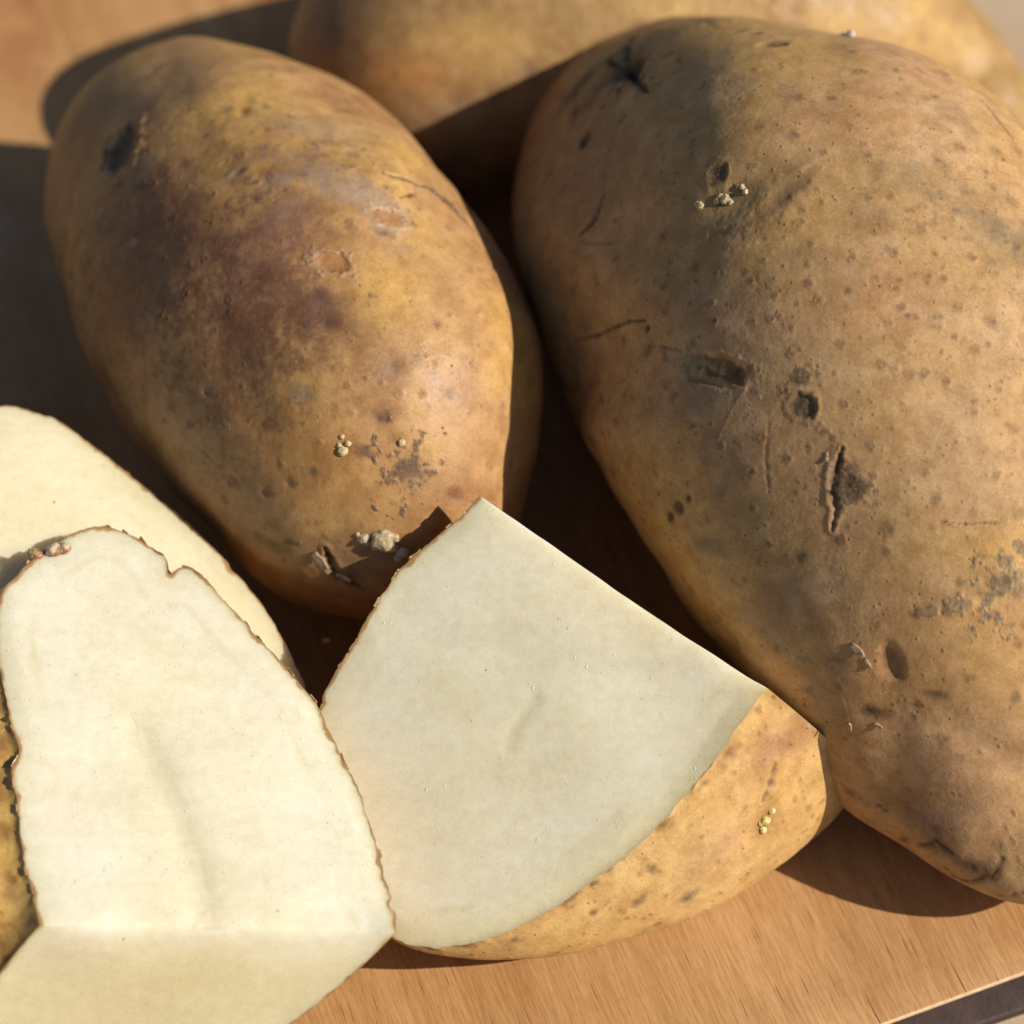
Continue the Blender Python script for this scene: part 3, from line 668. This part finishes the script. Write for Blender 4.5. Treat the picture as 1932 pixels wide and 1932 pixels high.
for k, a in enumerate(((1620, 1226, 18, 9, 40, .03), (1603, 1370, 9, 5, 80, .03), (1655, 1368, 10, 5, 20, .03), (1640, 1250, 13, 4, 60, .02), (1560, 860, 10, 4, 90, .02))):
    flake('skin_flake', S_large, *a, large, 50+k)
flake('skin_flake', S_med, 604, 1056, 22, 12, 60, .08, medium, 70, (0.46, .33, .2)); flake('skin_flake', S_med, 650, 1085, 16, 7, 20, .06, medium, 71, (0.5, .33, .22))

# ------------------------------------------------------------------ cut pieces
def smooth_open(pts, n, closed=False):
    """Catmull-Rom through the points, resampled to n even steps"""
    P = np.array(pts, float)
    if closed: P = np.vstack([P[-1], P, P[0], P[1]])
    else: P = np.vstack([2*P[0]-P[1], P, 2*P[-1]-P[-2]])
    out = []
    for i in range(1, len(P)-2):
        t = np.linspace(0, 1, 60, endpoint=False)[:, None]; a, b, c, d = P[i-1:i+3]
        out.append(0.5*((2*b)+(-a+c)*t+(2*a-5*b+4*c-d)*t*t+(-a+3*b-3*c+d)*t**3))
    out = np.vstack(out+[P[-2:-1]]); s = np.r_[0, np.cumsum(np.linalg.norm(np.diff(out, axis=0), axis=1))]
    u = np.linspace(0, s[-1], n); return np.stack([np.interp(u, s, out[:, k]) for k in range(2)], 1)
FLC = np.array((0.84, 0.80, 0.625))
FL, FLY, RIM = np.array((0.87, 0.84, 0.70)), np.array((0.70, 0.58, 0.27)), np.array((0.48, 0.28, 0.11))
def flesh_colour(v, d, seed, wide=0.30, warm=0.0, rk=1.0, tint=0.0):
    """flesh by depth under the skin: brown cut edge of the skin, yellowish ring, pale middle"""
    d = d+0.03*fbm(v, 4, 2, seed); c = np.tile(FL, (len(v), 1))
    c += (FLC-c)*(0.9*sstep(0.45, 1.3, d+0.35*fbm(v, 0.8, 3, seed+11)))[:, None]
    c += (np.array((0.70, 0.63, 0.38))-c)*(0.35*np.exp(-((d-0.42)/0.05)**2)*sstep(-.2, .4, fbm(v, 1.5, 2, seed+12)))[:, None]
    c += (np.array((0.68, 0.60, 0.36))-c)*(0.16*sstep(0.1, 0.6, fbm(v, 1.6, 4, seed+13)))[:, None]
    c += (FLY-c)*(warm+(0.6-warm)*np.exp(-np.maximum(d, 0)/(0.6*wide)))[:, None]
    c += (FLY-c)*((1-rk)*0.5*np.exp(-np.maximum(d, 0)/0.30))[:, None] if np.ndim(rk) else 0
    c += (np.array((0.60, 0.40, 0.15))-c)*(0.7*rk*np.exp(-(np.maximum(d, 0)/0.035)**2))[:, None]
    c += (RIM-c)*(np.maximum(rk, 0.9*sstep(0.25, 0.45, fbm(v, 2.2, 2, seed+17)))*(1-sstep(0.004, 0.03, d-0.008+0.06*fbm(v, 5, 4, seed+3))))[:, None]
    c *= (1+0.03*fbm(v, 0.9, 3, seed+5))[:, None]
    return c
def knife_mark(lines):
    """shallow drag marks of the knife: each (x, y) polyline, width in px, depth in cm, colour"""
    def go(v, n, c, d):
        px = project(v)[0]
        for pts, wd, dep, col, k in lines:
            P = np.array(pts, float); best = np.full(len(v), 1e9); side = np.zeros(len(v))
            for a, b in zip(P[:-1], P[1:]):
                ab = b-a; tt = np.clip((px-a)@ab/(ab@ab), 0, 1); q = px-(a+tt[:, None]*ab); l = np.hypot(*q.T)
                sg = np.sign(ab[0]*q[:, 1]-ab[1]*q[:, 0]); u = l < best; best = np.where(u, l, best); side = np.where(u, sg, side)
            e = np.exp(-(best/wd)**2)*sstep(0, 0.2, d)
            v -= n*(dep*e*(0.8+0.2*side*sstep(0, 0.8*wd, best)))[:, None]
            c += (np.array(col)-c)*(k*e)[:, None]
    return go
def wet_specks(root, org, face_v, n, count, seed):
    """tiny shallow beads of moisture on a fresh cut, each tilted its own way"""
    rng = np.random.default_rng(seed); V, Fc, off = [], [], 0
    t = np.cross(n, [0.2, 0.9, 0.1]); t /= np.linalg.norm(t); b = np.cross(n, t); A = np.arange(8)/8*2*math.pi
    tri = [(0, 1+k, 1+(k+1) % 8) for k in range(8)]; quad = []
    for k in range(8): a_, b_ = 1+k, 1+(k+1) % 8; tri += [(a_, a_+8, b_+8), (a_, b_+8, b_)]
    tri = np.array(tri)
    cl = face_v[rng.choice(len(face_v), max(6, count//16))]
    for q in range(count):
        p = face_v[rng.integers(len(face_v))] if rng.random() < .5 else cl[rng.integers(len(cl))]+(t*rng.normal()+b*rng.normal())*0.10
        if np.abs((face_v-p)**2).sum(1).min() > 0.002: continue
        r = 0.005+0.008*rng.random()**2; az, ti = rng.random()*2*math.pi, 0.1+0.5*rng.random()
        m = n+(t*math.cos(az)+b*math.sin(az))*math.tan(ti); m /= np.linalg.norm(m); x = np.cross(m, t); x /= np.linalg.norm(x); y = np.cross(m, x)
        el = 0.6+0.8*rng.random()
        ring = lambda s_, h: p+r*s_*(np.cos(A)[:, None]*x*el+np.sin(A)[:, None]*y)+m*h*r
        V.append(np.vstack([p+m*r*0.30, ring(0.55, 0.26), ring(1.0, 0.12)])); Fc.append(tri+off); off += 17
        lo = len(V)-1; V[lo] = V[lo]+n*r*0.18
        # skirt down into the flesh
        V.append(V[lo][9:]-n*r*1.3); base = off-8
        sk = np.array([(base+k, off+k, off+(k+1) % 8) for k in range(8)]+[(base+k, off+(k+1) % 8, base+(k+1) % 8) for k in range(8)]); Fc.append(sk); off += 8
    v = np.vstack(V); f = np.vstack(Fc)
    o = build('moisture_bead', v, f, M_WET, root, org); o['kind'] = 'stuff'
def torn_rim(root, org, rim, out, n, count, seed, col, span=1.0):
    """small ragged flaps of skin left standing along a cut rim"""
    rng = np.random.default_rng(seed); V, Fc, C, off = [], [], [], 0; N = len(rim)
    for q in range(count):
        i = int(rng.integers(6, int((N-12)*span))); m = int(rng.integers(2, 7)); idx = np.arange(i, i+m+1)
        p = rim[idx]; o = out[idx]; w = 0.012+0.05*rng.random()**2; env = np.sin(np.linspace(0.15, math.pi-.15, m+1))*(0.6+0.8*rng.random(m+1))
        a = p+o*0.012-n*0.03; b = p+o*(0.014)*np.ones((m+1, 1))+n*0.004; tip = p+(o*rng.uniform(-.5, .9)+n*rng.uniform(.3, .9))*(w*env)[:, None]
        for A_, B_ in ((a, b), (b, tip)):
            k = len(A_); th = (o*0.010)
            blk = np.vstack([A_, B_, A_+th, B_+th]); V.append(blk)
            j = np.arange(k-1); f1 = np.stack([j, j+1, j+1+k, j+k], 1); f2 = f1[:, ::-1]+2*k
            f3 = np.stack([j+k, j+1+k, j+1+3*k, j+3*k], 1)
            Fc.append(np.vstack([f1, f2, f3])+off); off += 4*k
            C.append(np.tile(np.array(col)*(0.7+0.6*rng.random()), (4*k, 1)))
    o = build('torn_skin', np.vstack(V), np.vstack(Fc), M_FLAKE, root, org, np.vstack(C)); o['kind'] = 'stuff'
def min_dist(v, pts):
    kd = KDTree(len(pts))
    for k, q in enumerate(pts): kd.insert(q, k)
    kd.balance(); return np.array([kd.find(q)[2] for q in v])

def cut_piece(name, plane, arc, apex, seed, mat, base, decorate, label, group=None, closed=None, NA=460, NR=190, NS=170, full=2.3,
              wide=0.3, roll=0.0, warm=0.0, warm2=0.1, jag=0.016, groove=None, rim_to=1.1, bulge=0.0):
    A, B, C = [at_z(*q) for q in plane]; n1 = np.cross(B-A, C-A); n1 /= np.linalg.norm(n1); n1 *= np.sign(n1[2])
    wrap = closed is not None
    uv = smooth_open(arc, NA+(1 if wrap else 0), wrap)
    if wrap: uv = uv[:-1]
    P = on_plane(uv[:, 0], uv[:, 1], A, n1)
    m0 = on_plane(*np.array(closed if wrap else np.mean([arc[0], arc[-1]], axis=0), float), A, n1)
    out = P-m0; out /= np.linalg.norm(out, axis=1)[:, None]
    fade = np.ones(NA) if wrap else sstep(0, 0.03, np.linspace(0, 1, NA))*sstep(0, 0.03, np.linspace(1, 0, NA))
    P0 = P.copy(); P = P+out*((jag*vnoise(P, 9.0, seed)+0.6*jag*vnoise(P, 22.0, seed+1)-1.2*jag*np.maximum(vnoise(P, 4.5, seed+2)-0.35, 0)*3)*fade)[:, None]
    Dv = at_z(*apex)-m0
    t = np.sin(np.linspace(0, math.pi/2, NS))**1.15; s = np.maximum(1-t**full, 0)**(1/full)
    rimw = np.exp(-(t/0.02)**2)[:, None, None]
    V = m0+Dv*t[:, None, None]+s[:, None, None]*(P0+(P-P0)[None]*rimw-m0)
    sv = V.reshape(-1, 3); sf = grid_faces(NS, NA, 0, wrap)
    # outward winding
    cen = m0+0.4*Dv; q = sf[len(sf)//7]; nn = np.cross(sv[q[1]]-sv[q[0]], sv[q[2]]-sv[q[0]])
    if nn@(sv[q].mean(0)-cen) < 0: sf = sf[:, ::-1]
    S = Surf(sv, sf, base, seed)
    lump = 0.06*fbm(sv, 0.7, 3, seed+8)*np.repeat(sstep(0, 0.25, t), NA)
    S.disp += lump
    if decorate: decorate(S)
    if bulge:
        fr_ = np.tile(np.arange(NA)/NA, NS); S.disp += bulge*np.repeat(sstep(0.0, 0.30, t)*(1-sstep(0.55, 1.0, t)), NA)*sstep(0.0, 0.07, fr_)*(1-sstep(0.26, 0.40, fr_))
    k = np.repeat(sstep(0.0, 0.05, t), NA); S.disp *= k
    if not wrap:
        col = np.tile(np.arange(NA), NS); S.disp *= sstep(0, 5, col)*sstep(0, 5, NA-1-col)
    sv, sc = S.final(); sv[:, 2] = np.maximum(sv[:, 2], 0.004)
    org = np.array([m0[0]+Dv[0]*.5, m0[1]+Dv[1]*.5, 0.0])
    root = empty(name, org); tag(root, label, 'cut potato', group)
    build('skin', sv, sf, mat, root, org, sc)
    # flesh: the main face and, for a quarter, the cross cut below the ridge
    rs = np.r_[0.0, np.linspace(0, 1, NR)[1:]**0.8]
    G = sv.reshape(NS, NA, 3); F1 = (m0+rs[:, None, None]*(G[0]-m0)[None]).reshape(-1, 3); f1 = grid_faces(NR, NA, 0, wrap)
    d1 = min_dist(F1, G[0])
    def dress(v, n, d, sd, ridge=None):
        h = 0.04*fbm(v, 0.45, 2, sd)+0.0025*fbm(v, 5, 3, sd+2)
        fadee = sstep(0.0, 0.25, d)
        if ridge is not None: fadee = fadee*sstep(0.0, 0.5, ridge)
        h = h*fadee+roll*(1-np.maximum(1-d/0.9, 0)**2)
        return v+n*h[:, None]
    if wrap:
        w1 = dress(F1, n1, d1, seed+20); c1 = flesh_colour(w1, d1, seed+30, wide, warm)
        if groove: groove(w1, n1, c1, d1)
        nn = np.cross(F1[f1[5000][1]]-F1[f1[5000][0]], F1[f1[5000][2]]-F1[f1[5000][0]])
        if nn@n1 < 0: f1 = f1[:, ::-1]
        if roll: w1[-NA:] = F1[-NA:]
        build('flesh', w1, f1, M_FLESH, root, org, c1)
    else:
        rd = (P[-1]-P[0])/np.linalg.norm(P[-1]-P[0])
        edge2 = np.vstack([G[:, 0], G[::-1, -1][1:]]); NE = len(edge2)
        n2 = np.cross(rd, Dv); n2 /= np.linalg.norm(n2); n2 *= -np.sign(n2@(P.mean(0)-m0))
        F2 = (m0+rs[:, None, None]*(edge2-m0)[None]).reshape(-1, 3); f2 = grid_faces(NR, NE, 0)
        d2 = min_dist(F2, edge2)
        r1 = np.linalg.norm(np.cross(F1-m0, rd), axis=1); r2 = np.linalg.norm(np.cross(F2-m0, rd), axis=1)
        w1, w2 = dress(F1, n1, d1, seed+20, r1), dress(F2, n2, d2, seed+21, r2)
        # softened, slightly wandering ridge
        for w_, r_, d_ in ((w1, r1, d1), (w2, r2, d2)):
            k = 0.016*np.maximum(1-r_/0.22, 0)**3*sstep(0.0, 0.3, d_)
            k = k+(0.03*vnoise(w_, 0.55, seed+70)+0.006*vnoise(w_, 3.0, seed+71))*np.exp(-(r_/0.4)**2)*sstep(0.0, 0.4, d_)
            w_ -= (n1+n2)*k[:, None]
        kd = KDTree(NA)
        for k_ in range(NA): kd.insert(G[0, k_], k_)
        kd.balance(); fr = np.array([kd.find(q)[1] for q in F1])/NA; rk = 1-0.92*sstep(rim_to-0.06, rim_to+0.04, fr)
        c1, c2 = flesh_colour(w1, d1, seed+30, wide, warm, rk), flesh_colour(w2, d2, seed+31, wide, warm2)
        near = np.exp(-(r2/0.35)**2); c2 += (flesh_colour(w2, d2, seed+30, wide, warm)-c2)*near[:, None]
        if groove: groove(w1, n1, c1, d1)
        def orient(f, v, n):
            q = f[len(f)//2]; return f if np.cross(v[q[1]]-v[q[0]], v[q[2]]-v[q[0]])@n > 0 else f[:, ::-1]
        f1, f2 = orient(f1, F1, n1), orient(f2, F2, n2)
        fv = np.vstack([w1, w2]); ff = np.vstack([f1, f2+len(w1)]); fc = np.vstack([c1, c2])
        # weld the ridge
        i1 = np.arange(NR)*NA; ia = np.r_[i1, i1+NA-1]; j1 = np.arange(NR)*NE+len(w1); ib = np.r_[j1, j1+NE-1]
        mp = np.arange(len(fv)); mp[ib] = ia; fv[ia] = (fv[ia]+fv[ib])/2
        ff = mp[ff]; used = np.unique(ff); rem = np.zeros(len(fv), int); rem[used] = np.arange(len(used))
        ff = rem[ff]
        build('flesh', fv[used], ff, M_FLESH, root, org, fc[used])
        torn_rim(root, org, G[0], out, n1, 26, seed+80, (0.55, 0.36, 0.17), min(rim_to, 1.0))
        wet_specks(root, org, w1[(d1 > 0.03) & (r1 > 0.05)][::3], n1, 170, seed+60)
    print('DEP', name, S.dep[S.front].min().round(1), S.dep[S.front].max().round(1)); print('CUT', name, 'n1', n1.round(2), 'sun', round(float(n1@SDIR), 2), 'minz', S.v[:, 2].min().round(2), 'apex', at_z(*apex).round(2), 'm0', m0.round(2))
    return root, S, n1

def deco_wedge(s):
    s.mottle(0.8, (0.64, .43, .18), 0.0, 0.5, 0.6, 1); s.mottle(1.5, (0.56, .33, .15), 0.05, 0.5, 0.4, 2)
    P = s.spot
    P(1455, 1420, 80, 45, -20, 0, (0.36, .18, .10), .7); P(1500, 1400, 50, 30, 20, 0, (0.40, .2, .10), .6); P(1375, 1420, 14, 24, 25, .06, (0.2, .08, .03), .85, rimcol=(.4, .22, .08))
    s.crack([(1462, 1440), (1455, 1475), (1440, 1515)], 10, .06, (0.2, .12, .09), .7, .02); P(1450, 1552, 60, 32, -50, .08, (0.42, .22, .06), .6)
    P(1448, 1555, 20, 26, 20, .03, (0.25, .11, .03), .7); P(1350, 1600, 70, 130, 40, -.04, (0.42, .24, .13), .5)
    P(1250, 1555, 22, 14, -30, .03, (0.22, .1, .03), .8); P(1300, 1690, 26, 16, -20, .0, (0.22, .15, .085), .7, scab=.8); P(1600, 1530, 26, 30, 0, 0, (0.17, .09, .06), .8)
    P(1450, 1620, 60, 30, -40, 0, (0.44, .25, .1), .5)
    s.crack([(1398, 1585), (1402, 1620)], 5, .03, (0.36, .2, .1), .6)
    for x, y, r in ((1070, 1690, 12), (1150, 1640, 10), (1120, 1720, 9), (1200, 1700, 10), (1230, 1640, 8), (1330, 1480, 8), (880, 1780, 12), (815, 1785, 10), (970, 1775, 10), (1240, 1745, 9)):
        P(x, y, r*1.5, r, -30, .02, (0.17, .1, .05), .8, jag=.6)
    s.lenticels(110, 0.02, 0.05, [(0.25, .14, .07), (0.3, .15, .06), (.2, .13, .09)])
wedge, S_w, n_w = cut_piece('potato_quarter', [(905, 935, 3.65), (1450, 1300, 3.0), (800, 1780, 1.1)],
    [(905, 935), (850, 990), (770, 1060), (715, 1130), (665, 1215), (620, 1290), (600, 1350), (590, 1450), (605, 1560), (640, 1660), (690, 1735), (750, 1778), (830, 1788), (920, 1772), (1000, 1738),
     (1080, 1690), (1180, 1615), (1270, 1530), (1345, 1440), (1400, 1360), (1430, 1318), (1450, 1300)],
    (1600, 1455, .5), 41, M_SMOOTH, (0.60, 0.375, 0.14), deco_wedge, 'quarter of a potato in the middle, cut face up, yellow skin towards the camera', full=1.5, rim_to=0.50, warm=.07,
    groove=knife_mark([([(1010, 1320), (975, 1370), (960, 1410)], 14, .012, (0.72, .66, .44), .4), ([(760, 1150), (860, 1210), (1000, 1230), (1200, 1260)], 40, .015, (0.78, .75, .6), .3), ([(700, 1500), (850, 1480), (1050, 1440)], 60, .012, (0.76, .7, .5), .3)]))
buds('sprout', None, None, local(S_w, (1450, 1552, 11, .8), (1443, 1558, 7)), wedge, 81, (0.68, .55, .2)); buds('sprout', None, None, local(S_w, (1462, 1535, 7)), wedge, 82, (0.68, .55, .25)); buds('sprout', None, None, local(S_w, (1445, 1570, 8)), wedge, 83, (0.68, .56, .3))

def deco_front(s):
    s.mottle(1.2, (0.5, .30, .07), -.1, 0.4, 0.6, 1); s.mottle(1.8, (0.45, .22, .08), 0.15, 0.55, 0.6, 2)
    for x, y, r in ((15, 1400, 22), (25, 1440, 20), (5, 1500, 25), (20, 1570, 18), (30, 1690, 26), (10, 1330, 16), (60, 1735, 14), (8, 1780, 20)): s.spot(x, y, r, r*.8, 30, .006, (0.30, .13, .045), .7, jag=.5)
    s.lenticels(60, 0.02, 0.05, [(0.1, .06, .03), (.14, .06, .02)])
front, S_f, n_f = cut_piece('potato_quarter', [(75, 1745, 2.7), (745, 1760, 2.25), (200, 995, 3.0)],
    [(75, 1745), (60, 1690), (42, 1600), (32, 1520), (22, 1460), (36, 1420), (22, 1370), (8, 1300), (-6, 1220), (0, 1130), (40, 1075), (100, 1030), (135, 1003), (190, 993), (250, 1010), (290, 1038), (312, 1048), (322, 1082), (345, 1068), (380, 1085),
     (430, 1140), (480, 1195), (540, 1260), (600, 1335), (640, 1420), (680, 1500), (705, 1580), (730, 1670), (745, 1720), (747, 1760)],
    (90, 2097, .3), 53, M_SMOOTH, (0.62, 0.40, 0.12), deco_front, 'front left potato quarter with bright cream cut face and a thin brown skin edge', wide=.22, warm2=.55, bulge=0.75,  # cross cut tinted yellower: its weaker light put into the colour
    groove=knife_mark([([(265, 1380), (325, 1500), (375, 1630), (400, 1750)], 34, .03, (0.74, .68, .46), .45), ([(200, 1150), (330, 1230), (420, 1260)], 45, .012, (0.77, .71, .5), .35), ([(120, 1520), (260, 1450)], 50, .012, (0.79, .73, .55), .3)]))
buds('sprout', None, None, [(q[0], q[1], q[2], q[3]) for q in [(on_plane(102.0, 1040.0, at_z(200, 995, 3.0), n_f), np.array([-.6, .5, .6]), .10, .9), (on_plane(122.0, 1036.0, at_z(200, 995, 3.0), n_f), np.array([-.4, .5, .7]), .09, .8)]], front, 91, (0.6, .5, .36))
buds('sprout', None, None, [(on_plane(68.0, 1046.0, at_z(200, 995, 3.0), n_f), np.array([-.9, .3, .2]), .07, 1.4)], front, 93, (0.42, .34, .14))

half, S_h, n_h = cut_piece('potato_half', [(60, 775, 2.9), (570, 1290, 1.9), (0, 1150, 2.6)],
    [(0, 766), (60, 772), (110, 794), (200, 860), (290, 932), (370, 1000), (450, 1085), (520, 1180), (560, 1258), (585, 1330), (570, 1385), (480, 1380), (330, 1300), (150, 1230), (-50, 1170), (-260, 1060), (-360, 930), (-290, 810), (-150, 764)],
    (120, 1220, .2), 67, M_SMOOTH, (0.42, 0.25, 0.07), None, 'cut potato half lying behind the front left quarter, smooth cream face', closed=(130, 1060), NA=420, NR=150, NS=60, full=2.4, roll=0.05, wide=.35, warm=.3)
